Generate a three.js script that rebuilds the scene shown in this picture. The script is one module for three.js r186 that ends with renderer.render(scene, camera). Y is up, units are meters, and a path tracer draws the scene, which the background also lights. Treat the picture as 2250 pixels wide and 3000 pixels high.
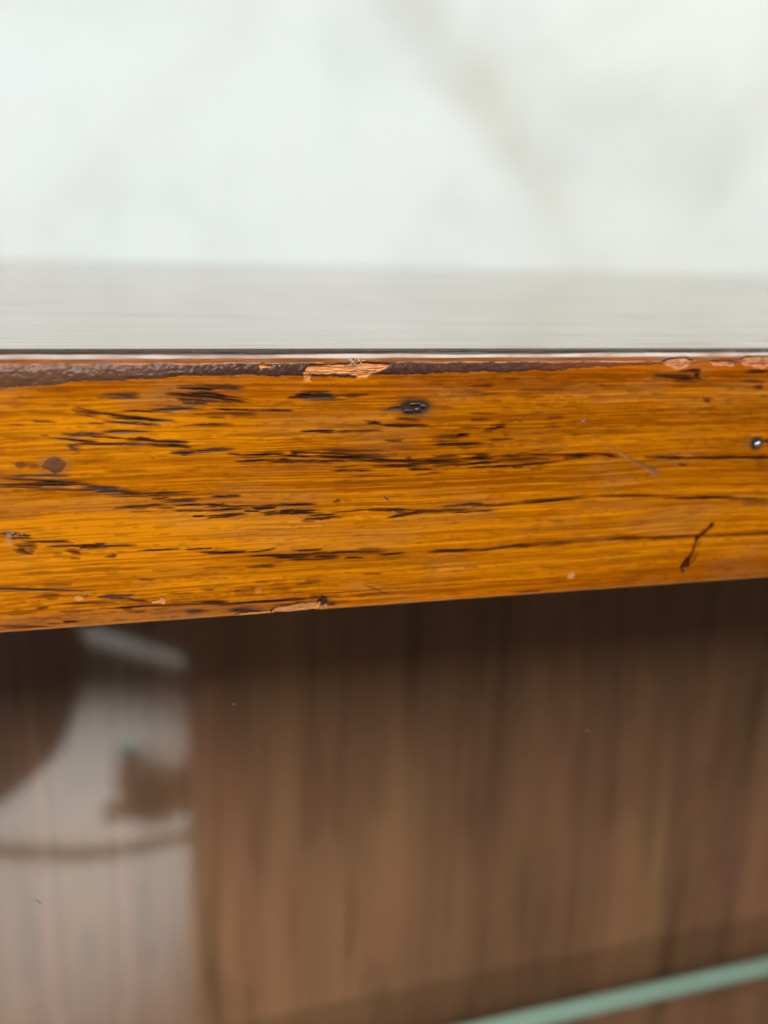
import * as THREE from 'three';
import { mergeGeometries } from 'three/addons/utils/BufferGeometryUtils.js';
import { RoundedBoxGeometry } from 'three/addons/geometries/RoundedBoxGeometry.js';
import { RectAreaLightUniformsLib } from 'three/addons/lights/RectAreaLightUniformsLib.js';

// ---------- camera, light, exposure (metres, y up; the cabinet top lies at TOP) ----------
const TOP = 0.9;
const scene = new THREE.Scene();
scene.background = new THREE.Color(0.005, 0.005, 0.005);
const camera = new THREE.PerspectiveCamera(53.1301, 768 / 1024, 0.02, 30);
camera.position.set(0, TOP + 0.019745, 0.170927);
camera.rotation.set(-0.266948, -0.288370, 0.031468, 'YXZ');
camera.focus = 0.177;
camera.userData.fStop = 8.8;
const renderer = new THREE.WebGLRenderer();
renderer.toneMapping = THREE.LinearToneMapping;
renderer.toneMappingExposure = 1;
renderer.shadowMap.enabled = true;
RectAreaLightUniformsLib.init();

const LIGHT = {
  window: { x0: -2.3, x1: 0.35, y0: 1.08, y1: 2.5, z: 2.2, power: 6.0, color: new THREE.Color(0.93, 0.98, 1.0) },
  panel: { x0: -0.1, x1: 2.2, z0: -0.1, z1: 0.46, y: 1.2, power: 4.5, color: new THREE.Color(1.0, 0.985, 0.95) },
  down: { at: [0.48, 0.85, 1.95], to: [-0.24, -0.9, 1.30], power: 155, color: new THREE.Color(1.0, 0.97, 0.92) },
};

// ---------- small helpers ----------
function tag(o, label, category, extra) { Object.assign(o.userData, { label, category }, extra); return o; }
function mesh(name, geometry, material, parent) {
  const m = new THREE.Mesh(geometry, material); m.name = name; m.castShadow = m.receiveShadow = true;
  (parent || scene).add(m); return m;
}
function group(name, x = 0, y = 0, z = 0) { const g = new THREE.Group(); g.name = name; g.position.set(x, y, z); scene.add(g); return g; }
const box = (x0, x1, y0, y1, z0, z1) => new THREE.BoxGeometry(x1 - x0, y1 - y0, z1 - z0).translate((x0 + x1) / 2, (y0 + y1) / 2 + TOP, (z0 + z1) / 2);
const clamp = (x, a = 0, b = 1) => Math.min(b, Math.max(a, x));
const step = (a, b, x) => { const t = clamp((x - a) / (b - a)); return t * t * (3 - 2 * t); };
const lerp = (a, b, t) => a + (b - a) * t;
function hash(x, y, k) {
  let h = (Math.imul(x | 0, 374761393) + Math.imul(y | 0, 668265263) + Math.imul(k | 0, 2147483647 ^ 0x5bd1e995)) | 0;
  h = Math.imul(h ^ (h >>> 13), 1274126177); h ^= h >>> 16; h = Math.imul(h, 2246822519 | 0); h ^= h >>> 15;
  return (h >>> 0) / 4294967296;
}
function noise(x, y, k = 0) {            // value noise, 0..1
  const ix = Math.floor(x), iy = Math.floor(y), fx = x - ix, fy = y - iy, u = fx * fx * (3 - 2 * fx), v = fy * fy * (3 - 2 * fy);
  return lerp(lerp(hash(ix, iy, k), hash(ix + 1, iy, k), u), lerp(hash(ix, iy + 1, k), hash(ix + 1, iy + 1, k), u), v);
}
const fbm = (x, y, k, n = 4) => { let s = 0, a = 0.5, t = 0; for (let i = 0; i < n; i++) { s += a * noise(x, y, k + i * 17); t += a; x *= 2.03; y *= 2.03; a *= 0.5; } return s / t; };
let seed = 7; const rnd = () => hash(seed++, 91, 5);
const s8 = (c) => Math.round(255 * (c <= 0.0031308 ? 12.92 * c : 1.055 * Math.pow(c, 1 / 2.4) - 0.055));
function colorTexture(w, h, at) {        // at(x, y) -> linear rgb; rows from v = 0 upwards
  const d = new Uint8Array(w * h * 4);
  for (let y = 0, o = 0; y < h; y++) for (let x = 0; x < w; x++, o += 4) { const c = at(x, y); d[o] = s8(clamp(c[0])); d[o + 1] = s8(clamp(c[1])); d[o + 2] = s8(clamp(c[2])); d[o + 3] = 255; }
  const t = new THREE.DataTexture(d, w, h); return finish(t, THREE.SRGBColorSpace);
}
function greyTexture(w, h, at) {
  const d = new Float32Array(w * h * 4);
  for (let y = 0, o = 0; y < h; y++) for (let x = 0; x < w; x++, o += 4) { d[o] = d[o + 1] = d[o + 2] = at(x, y); d[o + 3] = 1; }
  return finish(new THREE.DataTexture(d, w, h, THREE.RGBAFormat, THREE.FloatType), THREE.NoColorSpace);
}
function finish(t, space) { t.colorSpace = space; t.magFilter = t.minFilter = THREE.LinearFilter; t.wrapS = t.wrapT = THREE.MirroredRepeatWrapping; t.needsUpdate = true; return t; }

// ---------- lamps ----------
{
  const { window: w, panel: p, down: d } = LIGHT;
  const win = group('window_light', (w.x0 + w.x1) / 2, TOP + (w.y0 + w.y1) / 2, w.z);
  tag(win, 'large bright pale blue window pane high up behind the viewer', 'window');
  mesh('window_pane', new THREE.BoxGeometry(w.x1 - w.x0, w.y1 - w.y0, 0.02).translate(0, 0, 0.02), new THREE.MeshStandardMaterial({ color: 0x000000, emissive: w.color, emissiveIntensity: w.power }), win);
  const fm = new THREE.MeshStandardMaterial({ color: new THREE.Color(0.05, 0.05, 0.05), roughness: 0.7 });
  const W = w.x1 - w.x0, H = w.y1 - w.y0;
  for (const [x, y, a, b] of [[0, H / 2 + 0.04, W + 0.16, 0.08], [0, -H / 2 - 0.04, W + 0.16, 0.08], [W / 2 + 0.04, 0, 0.08, H], [-W / 2 - 0.04, 0, 0.08, H]]) mesh('window_frame', new THREE.BoxGeometry(a, b, 0.05).translate(x, y, 0.03), fm, win);
  const wl = new THREE.RectAreaLight(w.color, w.power, W, H); wl.name = 'window_daylight'; wl.position.set((w.x0 + w.x1) / 2, TOP + (w.y0 + w.y1) / 2, w.z); wl.lookAt(wl.position.x, wl.position.y, 0); scene.add(wl);
  const cl = group('ceiling_light', (p.x0 + p.x1) / 2, TOP + p.y, (p.z0 + p.z1) / 2);
  tag(cl, 'rectangular white light panel hanging above the cabinet top', 'ceiling light');
  mesh('diffuser', new THREE.BoxGeometry(p.x1 - p.x0, 0.02, p.z1 - p.z0).translate(0, 0.02, 0), new THREE.MeshStandardMaterial({ color: 0x000000, emissive: p.color, emissiveIntensity: p.power }), cl);
  mesh('housing', new THREE.BoxGeometry(p.x1 - p.x0 + 0.04, 0.04, p.z1 - p.z0 + 0.04).translate(0, 0.055, 0), fm, cl);
  const pl = new THREE.RectAreaLight(p.color, p.power, p.x1 - p.x0, p.z1 - p.z0); pl.name = 'panel_glow'; pl.position.copy(cl.position); pl.lookAt(cl.position.x, 0, cl.position.z); scene.add(pl);
  const dl = group('added_lamp', d.at[0], TOP + d.at[1], d.at[2]);  // unseen lamp added to brighten the floor that the glass mirrors
  tag(dl, 'small unseen downlight over the pale floor behind the viewer', 'added_lamp');
  mesh('bulb', new THREE.SphereGeometry(0.03, 20, 12), new THREE.MeshStandardMaterial({ color: 0x000000, emissive: d.color, emissiveIntensity: 30 }), dl);
  mesh('can', new THREE.CylinderGeometry(0.06, 0.06, 0.16, 32, 1, true).translate(0, 0.06, 0), fm, dl);
  const sp = new THREE.SpotLight(d.color, d.power, 0, 0.31, 1.0, 2); sp.name = 'added_lamp_beam'; sp.position.set(d.at[0], TOP + d.at[1], d.at[2]); sp.target.position.set(d.to[0], TOP + d.to[1], d.to[2]); sp.shadow.radius = 3; scene.add(sp); scene.add(sp.target);
}

// ---------- marble wall and floor ----------
{
  // veins as bands along polylines: [half width in m, strength, points]
  const veins = [
    [0.018, 0.50, [[0.12, 0.22], [0.174, 0.147], [0.186, 0.135], [0.200, 0.121], [0.238, 0.076], [0.266, 0.046], [0.279, 0.019], [0.30, -0.02]]],
    [0.017, 0.20, [[0.218, 0.098], [0.240, 0.113], [0.270, 0.129], [0.311, 0.153], [0.36, 0.19]]],
    [0.020, 0.22, [[0.44, 0.18], [0.406, 0.103], [0.384, 0.067], [0.358, 0.021], [0.33, -0.03]]],
    [0.016, 0.16, [[-0.04, 0.0], [-0.004, 0.028], [0.035, 0.072], [0.085, 0.123], [0.12, 0.17]]],
    [0.012, 0.14, [[0.225, 0.1], [0.241, 0.097], [0.275, 0.095], [0.297, 0.091], [0.33, 0.1]]],
  ];
  const x0 = -0.35, x1 = 0.75, y0 = -0.05, y1 = 0.5, W = 1024, H = 512;
  const near = (pts, x, y) => { let b = 9; for (let i = 1; i < pts.length; i++) { const [ax, ay] = pts[i - 1], dx = pts[i][0] - ax, dy = pts[i][1] - ay, t = clamp(((x - ax) * dx + (y - ay) * dy) / (dx * dx + dy * dy)); b = Math.min(b, Math.hypot(x - ax - t * dx, y - ay - t * dy)); } return b; };
  const map = colorTexture(W, H, (i, j) => {
    const x = lerp(x0, x1, i / W), y = lerp(y0, y1, j / H), wx = x + 0.008 * (fbm(x * 30, y * 30, 3) - 0.5), wy = y + 0.012 * (fbm(x * 40, y * 40, 9) - 0.5);
    const cloud = fbm(x * 14, y * 14, 21), warm = fbm(x * 6 + 4, y * 6, 31);
    let v = 0;
    veins.forEach(([w, k, pts], n) => { const d = near(pts, wx, wy) / (w * (0.75 + 0.5 * noise(x * 30, y * 30, 40 + n))); v += k * Math.exp(-d * d * 1.1) * (0.7 + 0.6 * fbm(x * 50, y * 50, 60 + n)); });
    v = Math.min(v, 1.1) * (0.55 + 0.45 * step(0.0, 0.07, y));
    const base = [0.600, 0.632, 0.625].map((c) => c * (0.955 + 0.10 * step(0.3, 0.7, cloud)));
    const w2 = step(0.12, 0.38, x) * 0.5 + warm * 0.3;
    return [base[0] * (1 - 0.175 * v + 0.012 * w2), base[1] * (1 - 0.225 * v), base[2] * (1 - 0.31 * v - 0.045 * w2)];
  });
  const m = new THREE.MeshPhysicalMaterial({ map, roughness: 0.28, clearcoat: 0.0, specularIntensity: 0.5 });
  const g = new THREE.BoxGeometry(2.4, 1.3, 0.02, 1, 1, 1), p = g.attributes.position, uv = g.attributes.uv;
  for (let i = 0; i < p.count; i++) { const x = p.getX(i) + 0.2, y = p.getY(i) + 0.45; uv.setXY(i, (x - x0) / (x1 - x0), (y - y0) / (y1 - y0)); }
  g.translate(0, 0, -0.01);
  const w = mesh('marble_wall', g, m); w.position.set(0.2, TOP + 0.45, -0.4088 - 0.0071 * 0.2); w.rotation.y = 0.00707;
  tag(w, 'white polished marble wall slab with soft beige grey veins behind the cabinet top', 'wall', { kind: 'structure' });

  const tile = colorTexture(512, 512, (i, j) => { const a = fbm(i / 40, j / 40, 5), b = fbm(i / 6, j / 6, 8); const k = 0.092 + 0.024 * a + 0.011 * b; return [k, k * 0.985, k * 0.955]; });
  const f = mesh('floor', new THREE.BoxGeometry(5, 0.05, 4).translate(0.2, -0.025, 1.2), new THREE.MeshStandardMaterial({ map: tile, roughness: 0.6 }));
  tag(f, 'pale grey stone floor seen mirrored in the glass door', 'floor', { kind: 'structure' });
}

// ---------- the cabinet ----------
const cabinet = group('display_cabinet', 0.15, 0, -0.2);
tag(cabinet, 'old wooden display cabinet with chipped orange brown front rail, glossy top and glass door', 'cabinet');
const part = (name, geometry, material, parent) => mesh(name, parent ? geometry : geometry.translate(-0.15, 0, 0.2), material, parent || cabinet);
const X0 = -0.45, X1 = 0.75, DEPTH = 0.4088;

let railMesh;
const SHELF_Z = -0.135, SHELF_Y = -0.2705;
// front rail: everything on its face is measured in mm along it (X) and round its profile (S, 0 at the crest)
const STREAKS = [
  [2.2,8.37,7.4,8.61,0.69,'g'],[-2.1,10.75,1.4,11.37,0.87,'b'],[1.7,11.10,10.5,12.62,0.46,'k'],[3.7,12.20,10.5,12.68,0.35,'k'],[3.3,12.76,10.5,13.59,0.46,'k'],[5.8,11.06,10.6,11.31,0.29,'k'],[2.2,14.43,9.0,14.53,0.58,'g'],[-3.9,14.79,1.7,14.93,0.52,'g'],[0.3,15.18,5.5,15.59,0.29,'k'],[5.4,15.70,10.4,16.06,0.58,'k'],[-7.4,14.70,-6.0,14.91,0.23,'b'],[-6.0,15.24,0.4,16.03,0.41,'k'],[-1.4,16.32,11.5,16.84,0.41,'k'],[-12.7,14.91,-6.8,15.34,0.29,'s'],[-3.3,16.67,-1.4,17.29,0.64,'g'],[-8.4,12.40,-4.9,12.70,0.29,'b'],[-8.7,10.96,-3.2,11.18,0.29,'s'],[-12.1,12.93,-9.6,13.04,0.23,'b'],[0.2,12.97,2.6,13.08,0.23,'b'],[-5.2,9.87,-2.8,9.96,0.29,'s'],[-12.6,9.64,-5.4,9.81,0.23,'s'],[-7.2,7.59,-3.0,7.64,0.29,'s'],[-11.8,19.34,-7.6,19.82,0.53,'s'],[-2.7,19.13,3.0,19.31,0.29,'s'],[2.9,21.04,8.8,21.07,0.29,'s'],[-13.9,21.19,-4.8,21.57,0.35,'g'],[-13.9,21.69,-2.5,22.69,0.35,'k'],[-14.0,22.65,-1.3,23.37,0.76,'k'],[-1.9,23.58,3.5,23.97,0.41,'g'],[-8.7,23.72,3.5,24.20,0.41,'g'],[-12.2,23.80,-10.5,23.93,0.24,'b'],[1.5,24.53,6.6,24.62,0.47,'g'],[4.1,24.99,14.8,25.25,0.65,'k'],[9.9,26.00,12.7,26.00,0.30,'k'],[11.5,26.60,17.2,26.61,0.65,'g'],[4.4,27.36,11.2,27.25,0.47,'k'],[13.7,27.42,18.7,27.46,0.36,'k'],[10.8,27.71,13.7,27.78,0.24,'b'],[13.7,28.32,18.7,28.61,0.30,'k'],[6.3,28.16,10.0,28.39,0.18,'b'],[16.6,29.48,18.6,29.52,0.30,'k'],[-14.5,30.83,-11.7,31.21,0.89,'g'],[-11.7,31.33,-10.1,31.42,0.36,'k'],[-13.4,31.76,-10.0,31.95,0.36,'k'],[-10.9,32.54,-4.2,32.92,0.36,'k'],[-12.1,33.30,-9.4,33.22,0.95,'b'],[-12.6,33.92,-11.0,33.95,0.54,'b'],[-11.4,34.22,-9.6,34.68,0.60,'g'],[-6.2,33.34,4.9,34.09,0.36,'k'],[-1.8,33.71,1.8,33.91,0.60,'k'],[3.7,33.90,7.0,33.96,0.30,'s'],[-4.2,34.58,-2.3,34.81,0.78,'b'],[-6.2,34.76,-5.0,34.83,0.36,'s'],[-3.8,35.75,-2.2,35.78,0.30,'b'],[1.8,35.78,3.5,35.88,0.42,'b'],[8.2,35.00,13.7,35.26,0.30,'k'],[15.4,35.29,18.6,35.35,0.30,'k'],[17.8,36.11,24.8,36.39,0.36,'k'],[7.4,40.23,9.8,40.45,0.30,'b'],[-11.3,37.91,-7.0,38.01,0.30,'s'],[-3.3,37.82,3.6,37.83,0.30,'s'],[-15.1,40.34,-2.6,41.70,0.60,'g'],[-8.6,41.89,-5.8,42.08,0.30,'b'],[-8.3,40.15,-4.0,40.44,0.48,'s'],[0.7,42.98,5.4,43.44,0.67,'g'],[5.6,43.83,8.5,44.22,0.36,'b'],[3.3,45.15,18.4,45.39,0.43,'k'],[-5.7,43.68,2.3,44.15,0.36,'b'],[-5.7,46.95,-3.3,47.13,0.43,'k'],[-7.9,47.14,-5.9,47.30,0.31,'b'],[-15.5,46.96,-8.3,47.66,0.43,'b'],[14.5,46.63,18.4,46.73,0.55,'g'],[6.3,46.07,8.2,46.15,0.30,'b'],[-7.8,42.67,-6.1,42.79,0.48,'s'],[-10.1,44.27,-8.0,44.43,0.36,'b'],
  [19.1,26.09,23.9,26.17,0.36,'k'],[18.7,27.46,22.2,27.55,0.30,'k'],[18.7,27.88,26.9,28.01,0.30,'k'],[26.6,28.12,36.4,28.31,0.42,'k'],[26.6,28.49,30.5,28.48,0.48,'k'],[18.7,28.67,25.9,28.58,0.36,'k'],[25.4,28.98,28.2,28.99,0.30,'k'],[18.6,29.52,25.6,29.54,0.42,'k'],[19.0,29.91,23.9,29.90,0.24,'k'],[28.7,29.63,33.5,29.48,0.54,'k'],[32.3,29.18,38.4,29.33,0.79,'k'],[31.7,29.71,36.9,29.76,0.36,'k'],[36.9,30.27,41.8,30.19,0.30,'k'],[41.5,29.98,46.9,29.72,0.24,'k'],[46.5,29.71,55.9,30.07,0.37,'k'],[35.9,30.91,42.2,30.71,0.43,'k'],[35.7,31.34,38.1,31.39,0.24,'b'],[51.6,31.28,57.5,30.60,0.69,'k'],[51.3,30.12,54.2,30.19,0.56,'g'],[41.3,27.84,42.4,27.88,0.42,'b'],[18.6,35.35,19.8,35.30,0.24,'k'],[18.5,36.22,24.8,36.39,0.36,'k'],[26.1,36.47,28.7,36.31,0.30,'k'],[28.4,36.29,30.9,35.99,0.30,'k'],[26.5,37.25,37.1,37.56,0.37,'k'],[31.1,37.78,36.5,38.03,0.31,'k'],[33.8,38.32,42.0,38.62,0.31,'k'],[34.2,36.69,38.6,36.69,0.37,'k'],[38.2,38.01,42.0,38.24,0.37,'k'],[38.2,37.56,42.9,37.52,0.37,'k'],[42.6,37.43,51.1,37.86,0.37,'k'],[43.7,38.60,47.0,38.73,0.31,'k'],[50.2,38.40,54.7,38.20,0.31,'k'],[46.1,37.05,50.6,37.38,0.62,'s'],[26.1,39.18,30.1,39.30,0.37,'b'],[18.5,38.89,22.5,39.08,0.30,'s'],[47.0,41.81,50.6,41.97,0.31,'b'],[35.8,42.89,38.8,42.90,0.31,'s'],[22.3,45.81,35.6,45.94,0.50,'k'],[18.4,45.27,22.0,45.34,0.37,'k'],[36.1,45.06,56.1,45.00,0.19,'b'],[45.3,45.84,53.3,45.81,0.32,'b'],[47.3,43.67,51.9,46.38,0.19,'b'],[22.3,46.96,28.0,47.53,0.74,'g'],[57.2,30.58,67.1,30.59,0.57,'k'],[61.6,29.82,69.5,29.58,0.44,'g'],[68.4,29.99,75.6,29.85,0.39,'k'],[64.0,31.03,72.1,30.94,0.32,'k'],[58.5,38.49,69.3,38.65,0.45,'k'],[69.0,38.63,76.2,38.17,0.52,'g'],
  [15.1,7.36,20.1,7.70,0.64,'k'],[13.0,8.23,20.1,8.96,0.64,'k'],[19.0,8.77,25.6,9.73,0.88,'k'],[16.7,8.28,21.8,8.69,0.70,'k'],[14.7,9.11,19.8,9.70,0.41,'k'],[17.9,6.76,25.6,7.71,0.64,'g'],[15.7,9.98,18.9,10.14,0.64,'g'],[10.0,11.08,17.1,10.97,0.87,'g'],[10.0,12.73,13.3,12.85,0.41,'g'],[21.0,11.04,26.9,11.32,0.29,'k'],[26.4,11.31,32.8,11.42,0.35,'k'],[18.1,11.68,26.2,11.95,0.35,'b'],[19.6,12.46,22.4,12.57,0.29,'b'],[15.5,13.59,23.0,13.75,0.41,'b'],[22.4,15.49,36.4,15.48,0.42,'s'],[9.9,16.16,15.4,16.60,0.53,'k'],[9.9,16.68,15.7,17.31,0.41,'k'],[13.6,18.01,22.3,18.02,0.70,'g'],[12.7,18.33,16.5,18.50,0.35,'k'],[22.7,18.69,24.9,18.81,0.29,'k'],[24.6,18.92,31.2,19.00,0.77,'k'],[30.8,19.23,36.8,19.65,0.36,'k'],[23.8,20.09,30.0,20.05,0.41,'k'],[31.5,20.03,33.2,20.15,0.65,'k'],[29.9,20.16,36.8,20.38,0.42,'k'],[33.9,18.90,36.8,18.99,0.36,'k'],[32.9,9.19,36.6,9.01,0.77,'k'],[30.6,10.51,33.4,9.91,0.35,'s'],[35.5,8.82,41.0,8.90,1.07,'k'],[36.3,9.30,41.0,9.25,0.71,'g'],[41.0,8.96,46.5,9.09,0.54,'b'],[37.1,9.73,43.2,9.76,0.30,'b'],[36.4,10.84,46.9,11.07,0.30,'s'],[50.9,11.56,53.2,11.42,0.54,'g'],[58.5,11.21,62.7,11.28,0.25,'s'],[52.5,9.53,55.5,9.52,0.30,'s'],[52.4,13.41,57.1,13.63,0.43,'b'],[47.0,14.03,49.3,14.02,0.54,'k'],[50.2,14.28,57.2,14.62,0.73,'k'],[41.3,14.33,46.8,14.39,0.36,'s'],[35.8,15.11,40.8,15.22,0.48,'k'],[41.7,15.31,49.0,15.30,0.36,'b'],[44.4,16.52,50.0,14.52,0.24,'s'],[50.5,17.17,53.2,17.24,0.37,'b'],[59.4,16.66,66.0,16.63,0.62,'b'],[59.6,18.09,68.0,18.01,0.88,'k'],[39.7,18.71,51.2,19.17,0.49,'b'],[53.3,18.79,60.3,18.93,0.43,'s'],[36.2,18.91,49.2,19.91,0.42,'k'],[36.2,19.51,48.8,20.33,0.49,'k'],[36.2,20.36,42.5,20.62,0.48,'k'],[43.9,20.43,55.6,21.17,0.43,'k'],[55.2,21.09,65.1,21.03,0.50,'k'],[54.4,20.44,55.4,20.54,0.37,'b'],[41.6,21.70,44.8,21.56,0.30,'b'],[47.0,21.45,56.3,22.01,0.37,'k'],[54.8,21.58,65.1,21.47,0.37,'k'],[41.0,22.30,48.4,22.56,0.30,'k'],[55.1,22.72,59.0,22.73,0.43,'k'],[44.9,23.36,52.7,23.71,0.25,'b'],[56.6,23.66,61.3,23.26,0.31,'b'],[59.7,20.48,65.1,20.39,0.56,'b'],[60.0,22.13,65.1,22.05,0.37,'b'],[41.9,24.37,48.3,24.55,0.37,'s'],
  [64.9,20.14,70.7,20.18,0.38,'b'],[64.9,20.83,70.4,20.75,0.57,'k'],[70.3,20.68,77.7,20.46,0.38,'k'],[77.7,20.46,87.5,20.68,0.39,'k'],[85.4,21.14,91.7,21.07,0.73,'k'],[91.4,20.87,96.1,21.27,0.40,'k'],[65.0,22.11,73.1,21.54,0.38,'k'],[72.7,21.46,79.1,21.28,0.64,'b'],[78.8,21.33,82.6,21.65,0.32,'b'],[67.4,22.57,74.2,22.61,0.45,'k'],[73.8,22.53,83.7,22.20,0.39,'k'],[75.1,22.76,77.3,22.84,0.32,'k'],[78.8,23.35,81.3,23.37,0.32,'b'],[70.7,23.52,73.8,23.63,0.25,'s'],[69.1,15.57,72.9,15.16,0.76,'k'],[66.5,13.76,69.4,13.82,0.37,'b'],[66.3,12.58,71.3,12.73,0.31,'b'],[64.6,15.10,68.6,15.19,0.31,'b'],[64.1,16.65,66.2,16.51,0.44,'k'],[69.4,17.54,74.6,17.54,0.38,'b'],[80.1,17.56,85.1,17.56,0.32,'s'],[72.7,6.54,75.6,6.57,0.31,'b'],[66.0,7.64,69.9,7.68,0.37,'b'],[79.9,8.48,85.0,8.67,0.45,'s'],[65.4,8.92,72.0,9.01,0.31,'b'],[75.2,9.61,80.0,9.68,0.38,'s'],[81.9,13.63,85.0,13.69,0.32,'b'],[92.3,8.12,94.8,8.15,0.39,'s'],[103.2,6.31,112.6,6.78,1.10,'k'],[108.1,5.25,112.4,5.15,0.62,'k'],[111.5,5.93,112.6,6.00,1.37,'k'],[114.0,10.94,115.6,11.10,0.56,'b'],[121.2,19.23,125.6,19.48,0.43,'s'],[128.5,19.49,130.4,19.47,0.87,'g'],[102.7,21.81,107.9,21.90,0.41,'b'],[106.5,21.93,129.6,22.64,0.58,'k'],[107.5,21.96,110.2,22.04,0.69,'k'],[124.0,22.47,130.0,22.65,0.80,'k'],[127.8,24.12,131.0,24.22,1.02,'s'],[104.8,14.41,104.6,17.32,0.14,'b'],[104.6,17.32,104.1,20.31,0.14,'b'],[110.3,23.47,112.0,23.53,0.35,'b'],[122.8,5.49,128.2,5.39,0.50,'k'],[121.6,7.39,126.5,7.51,0.43,'b'],[125.1,8.43,127.0,8.72,0.72,'b'],[75.6,29.92,91.5,29.20,0.53,'k'],[91.8,29.14,107.9,29.62,0.42,'b'],[108.1,30.18,121.6,30.61,0.57,'k'],[120.8,30.58,132.1,31.48,0.67,'b'],[125.8,31.92,132.2,32.35,0.96,'s'],[76.2,38.10,81.1,38.24,0.46,'k'],[81.1,38.11,87.9,38.14,0.53,'b'],[87.9,37.87,96.6,38.00,0.34,'s'],[96.0,37.83,102.6,37.84,0.76,'b'],[102.4,38.11,116.2,38.28,0.43,'k'],[116.0,38.35,133.2,38.68,0.37,'b'],[82.6,42.86,87.5,43.17,0.27,'b'],[101.4,45.04,105.2,45.28,0.42,'s'],[76.8,47.46,82.0,47.76,0.40,'b'],
];
const CHIPS = [   // bare wood where the lacquer broke away: [depth mm, tone, outline]
  [0.34, 'pale', [[35.54,5.09],[36.36,3.76],[43.57,3.44],[47.25,3.21],[51.21,3.60],[50.23,4.61],[47.76,5.12],[46.86,6.00],[45.21,5.87],[43.80,5.27],[37.20,5.22],[37.03,6.44],[35.55,6.25]]],
  [0.25, 'pale', [[27.85,3.48],[30.32,3.73],[30.18,4.13],[28.44,4.18],[28.31,4.58]]],
  [0.3, 'pink', [[104.71,3.48],[106.55,2.65],[109.89,2.52],[111.20,3.24],[110.34,4.17],[108.50,5.06],[106.80,4.48],[105.58,4.15]]],
  [0.25, 'pink', [[114.91,3.26],[120.15,3.42],[120.43,4.43],[115.54,4.20]]],
  [0.3, 'pink', [[121.87,3.22],[123.49,2.34],[128.57,2.36],[128.18,4.40],[126.95,4.92],[122.35,4.11]]],
  [0.3, 'bare', [[30.2,47.6],[31.4,46.95],[36.1,46.65],[39.2,46.6],[39.0,48.4],[30.4,48.4]]],
  [0.15, 'pink', [[23.35,48.27],[23.77,47.72],[30.51,47.65],[30.52,47.98]]],
  [0.05, 'bare', [[-3.54,42.67],[-2.76,42.48],[-1.89,42.98],[-2.35,43.31],[-3.46,43.17]]],
  [0.08, 'bare', [[10.56,43.87],[11.15,43.60],[11.72,44.08],[11.58,44.83],[11.23,45.12],[10.77,44.64],[9.32,44.73],[9.34,44.35],[10.44,44.24]]],
  [0.06, 'bare', [[88.06,45.23],[88.48,44.21],[89.48,43.99],[90.05,44.66],[89.54,45.54]]],
  [0.04, 'faint', [[27.14,43.14],[28.42,43.23],[28.36,44.38],[27.32,44.44]]],
];
const BAND_LOW = [[-13.0,7.25], [-6.8,7.05], [-0.0,6.41], [6.4,6.09], [13.5,5.76], [21.8,5.49], [30.4,5.63], [42.3,6.02], [48.4,5.78], [64.1,5.73], [80.7,5.56], [94.5,4.91], [101.6,4.64], [113.3,4.19], [127.7,4.60]];   // lower limit of the dark, wrinkled lacquer along the rounded edge
const along = (pts, x) => { if (x <= pts[0][0]) return pts[0][1]; for (let i = 1; i < pts.length; i++) if (x <= pts[i][0]) return lerp(pts[i - 1][1], pts[i][1], (x - pts[i - 1][0]) / (pts[i][0] - pts[i - 1][0])); return pts[pts.length - 1][1]; };
const TW = 2048, TH = 1024, TX0 = -30, TX1 = 165, TS = 53;     // texture window in mm
const pxX = (TX1 - TX0) / TW, pxS = TS / TH;
const cR = new Float32Array(TW * TH), cG = new Float32Array(TW * TH), cB = new Float32Array(TW * TH), hgt = new Float32Array(TW * TH), rgh = new Float32Array(TW * TH);
const put = (o, rgb, a) => { cR[o] = lerp(cR[o], rgb[0], a); cG[o] = lerp(cG[o], rgb[1], a); cB[o] = lerp(cB[o], rgb[2], a); };
function each(xa, xb, sa, sb, f) {
  const i0 = Math.max(0, Math.floor((xa - TX0) / pxX)), i1 = Math.min(TW - 1, Math.ceil((xb - TX0) / pxX)), j0 = Math.max(0, Math.floor(sa / pxS)), j1 = Math.min(TH - 1, Math.ceil(sb / pxS));
  for (let j = j0; j <= j1; j++) for (let i = i0; i <= i1; i++) f(j * TW + i, TX0 + (i + 0.5) * pxX, (j + 0.5) * pxS);
}
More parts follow.
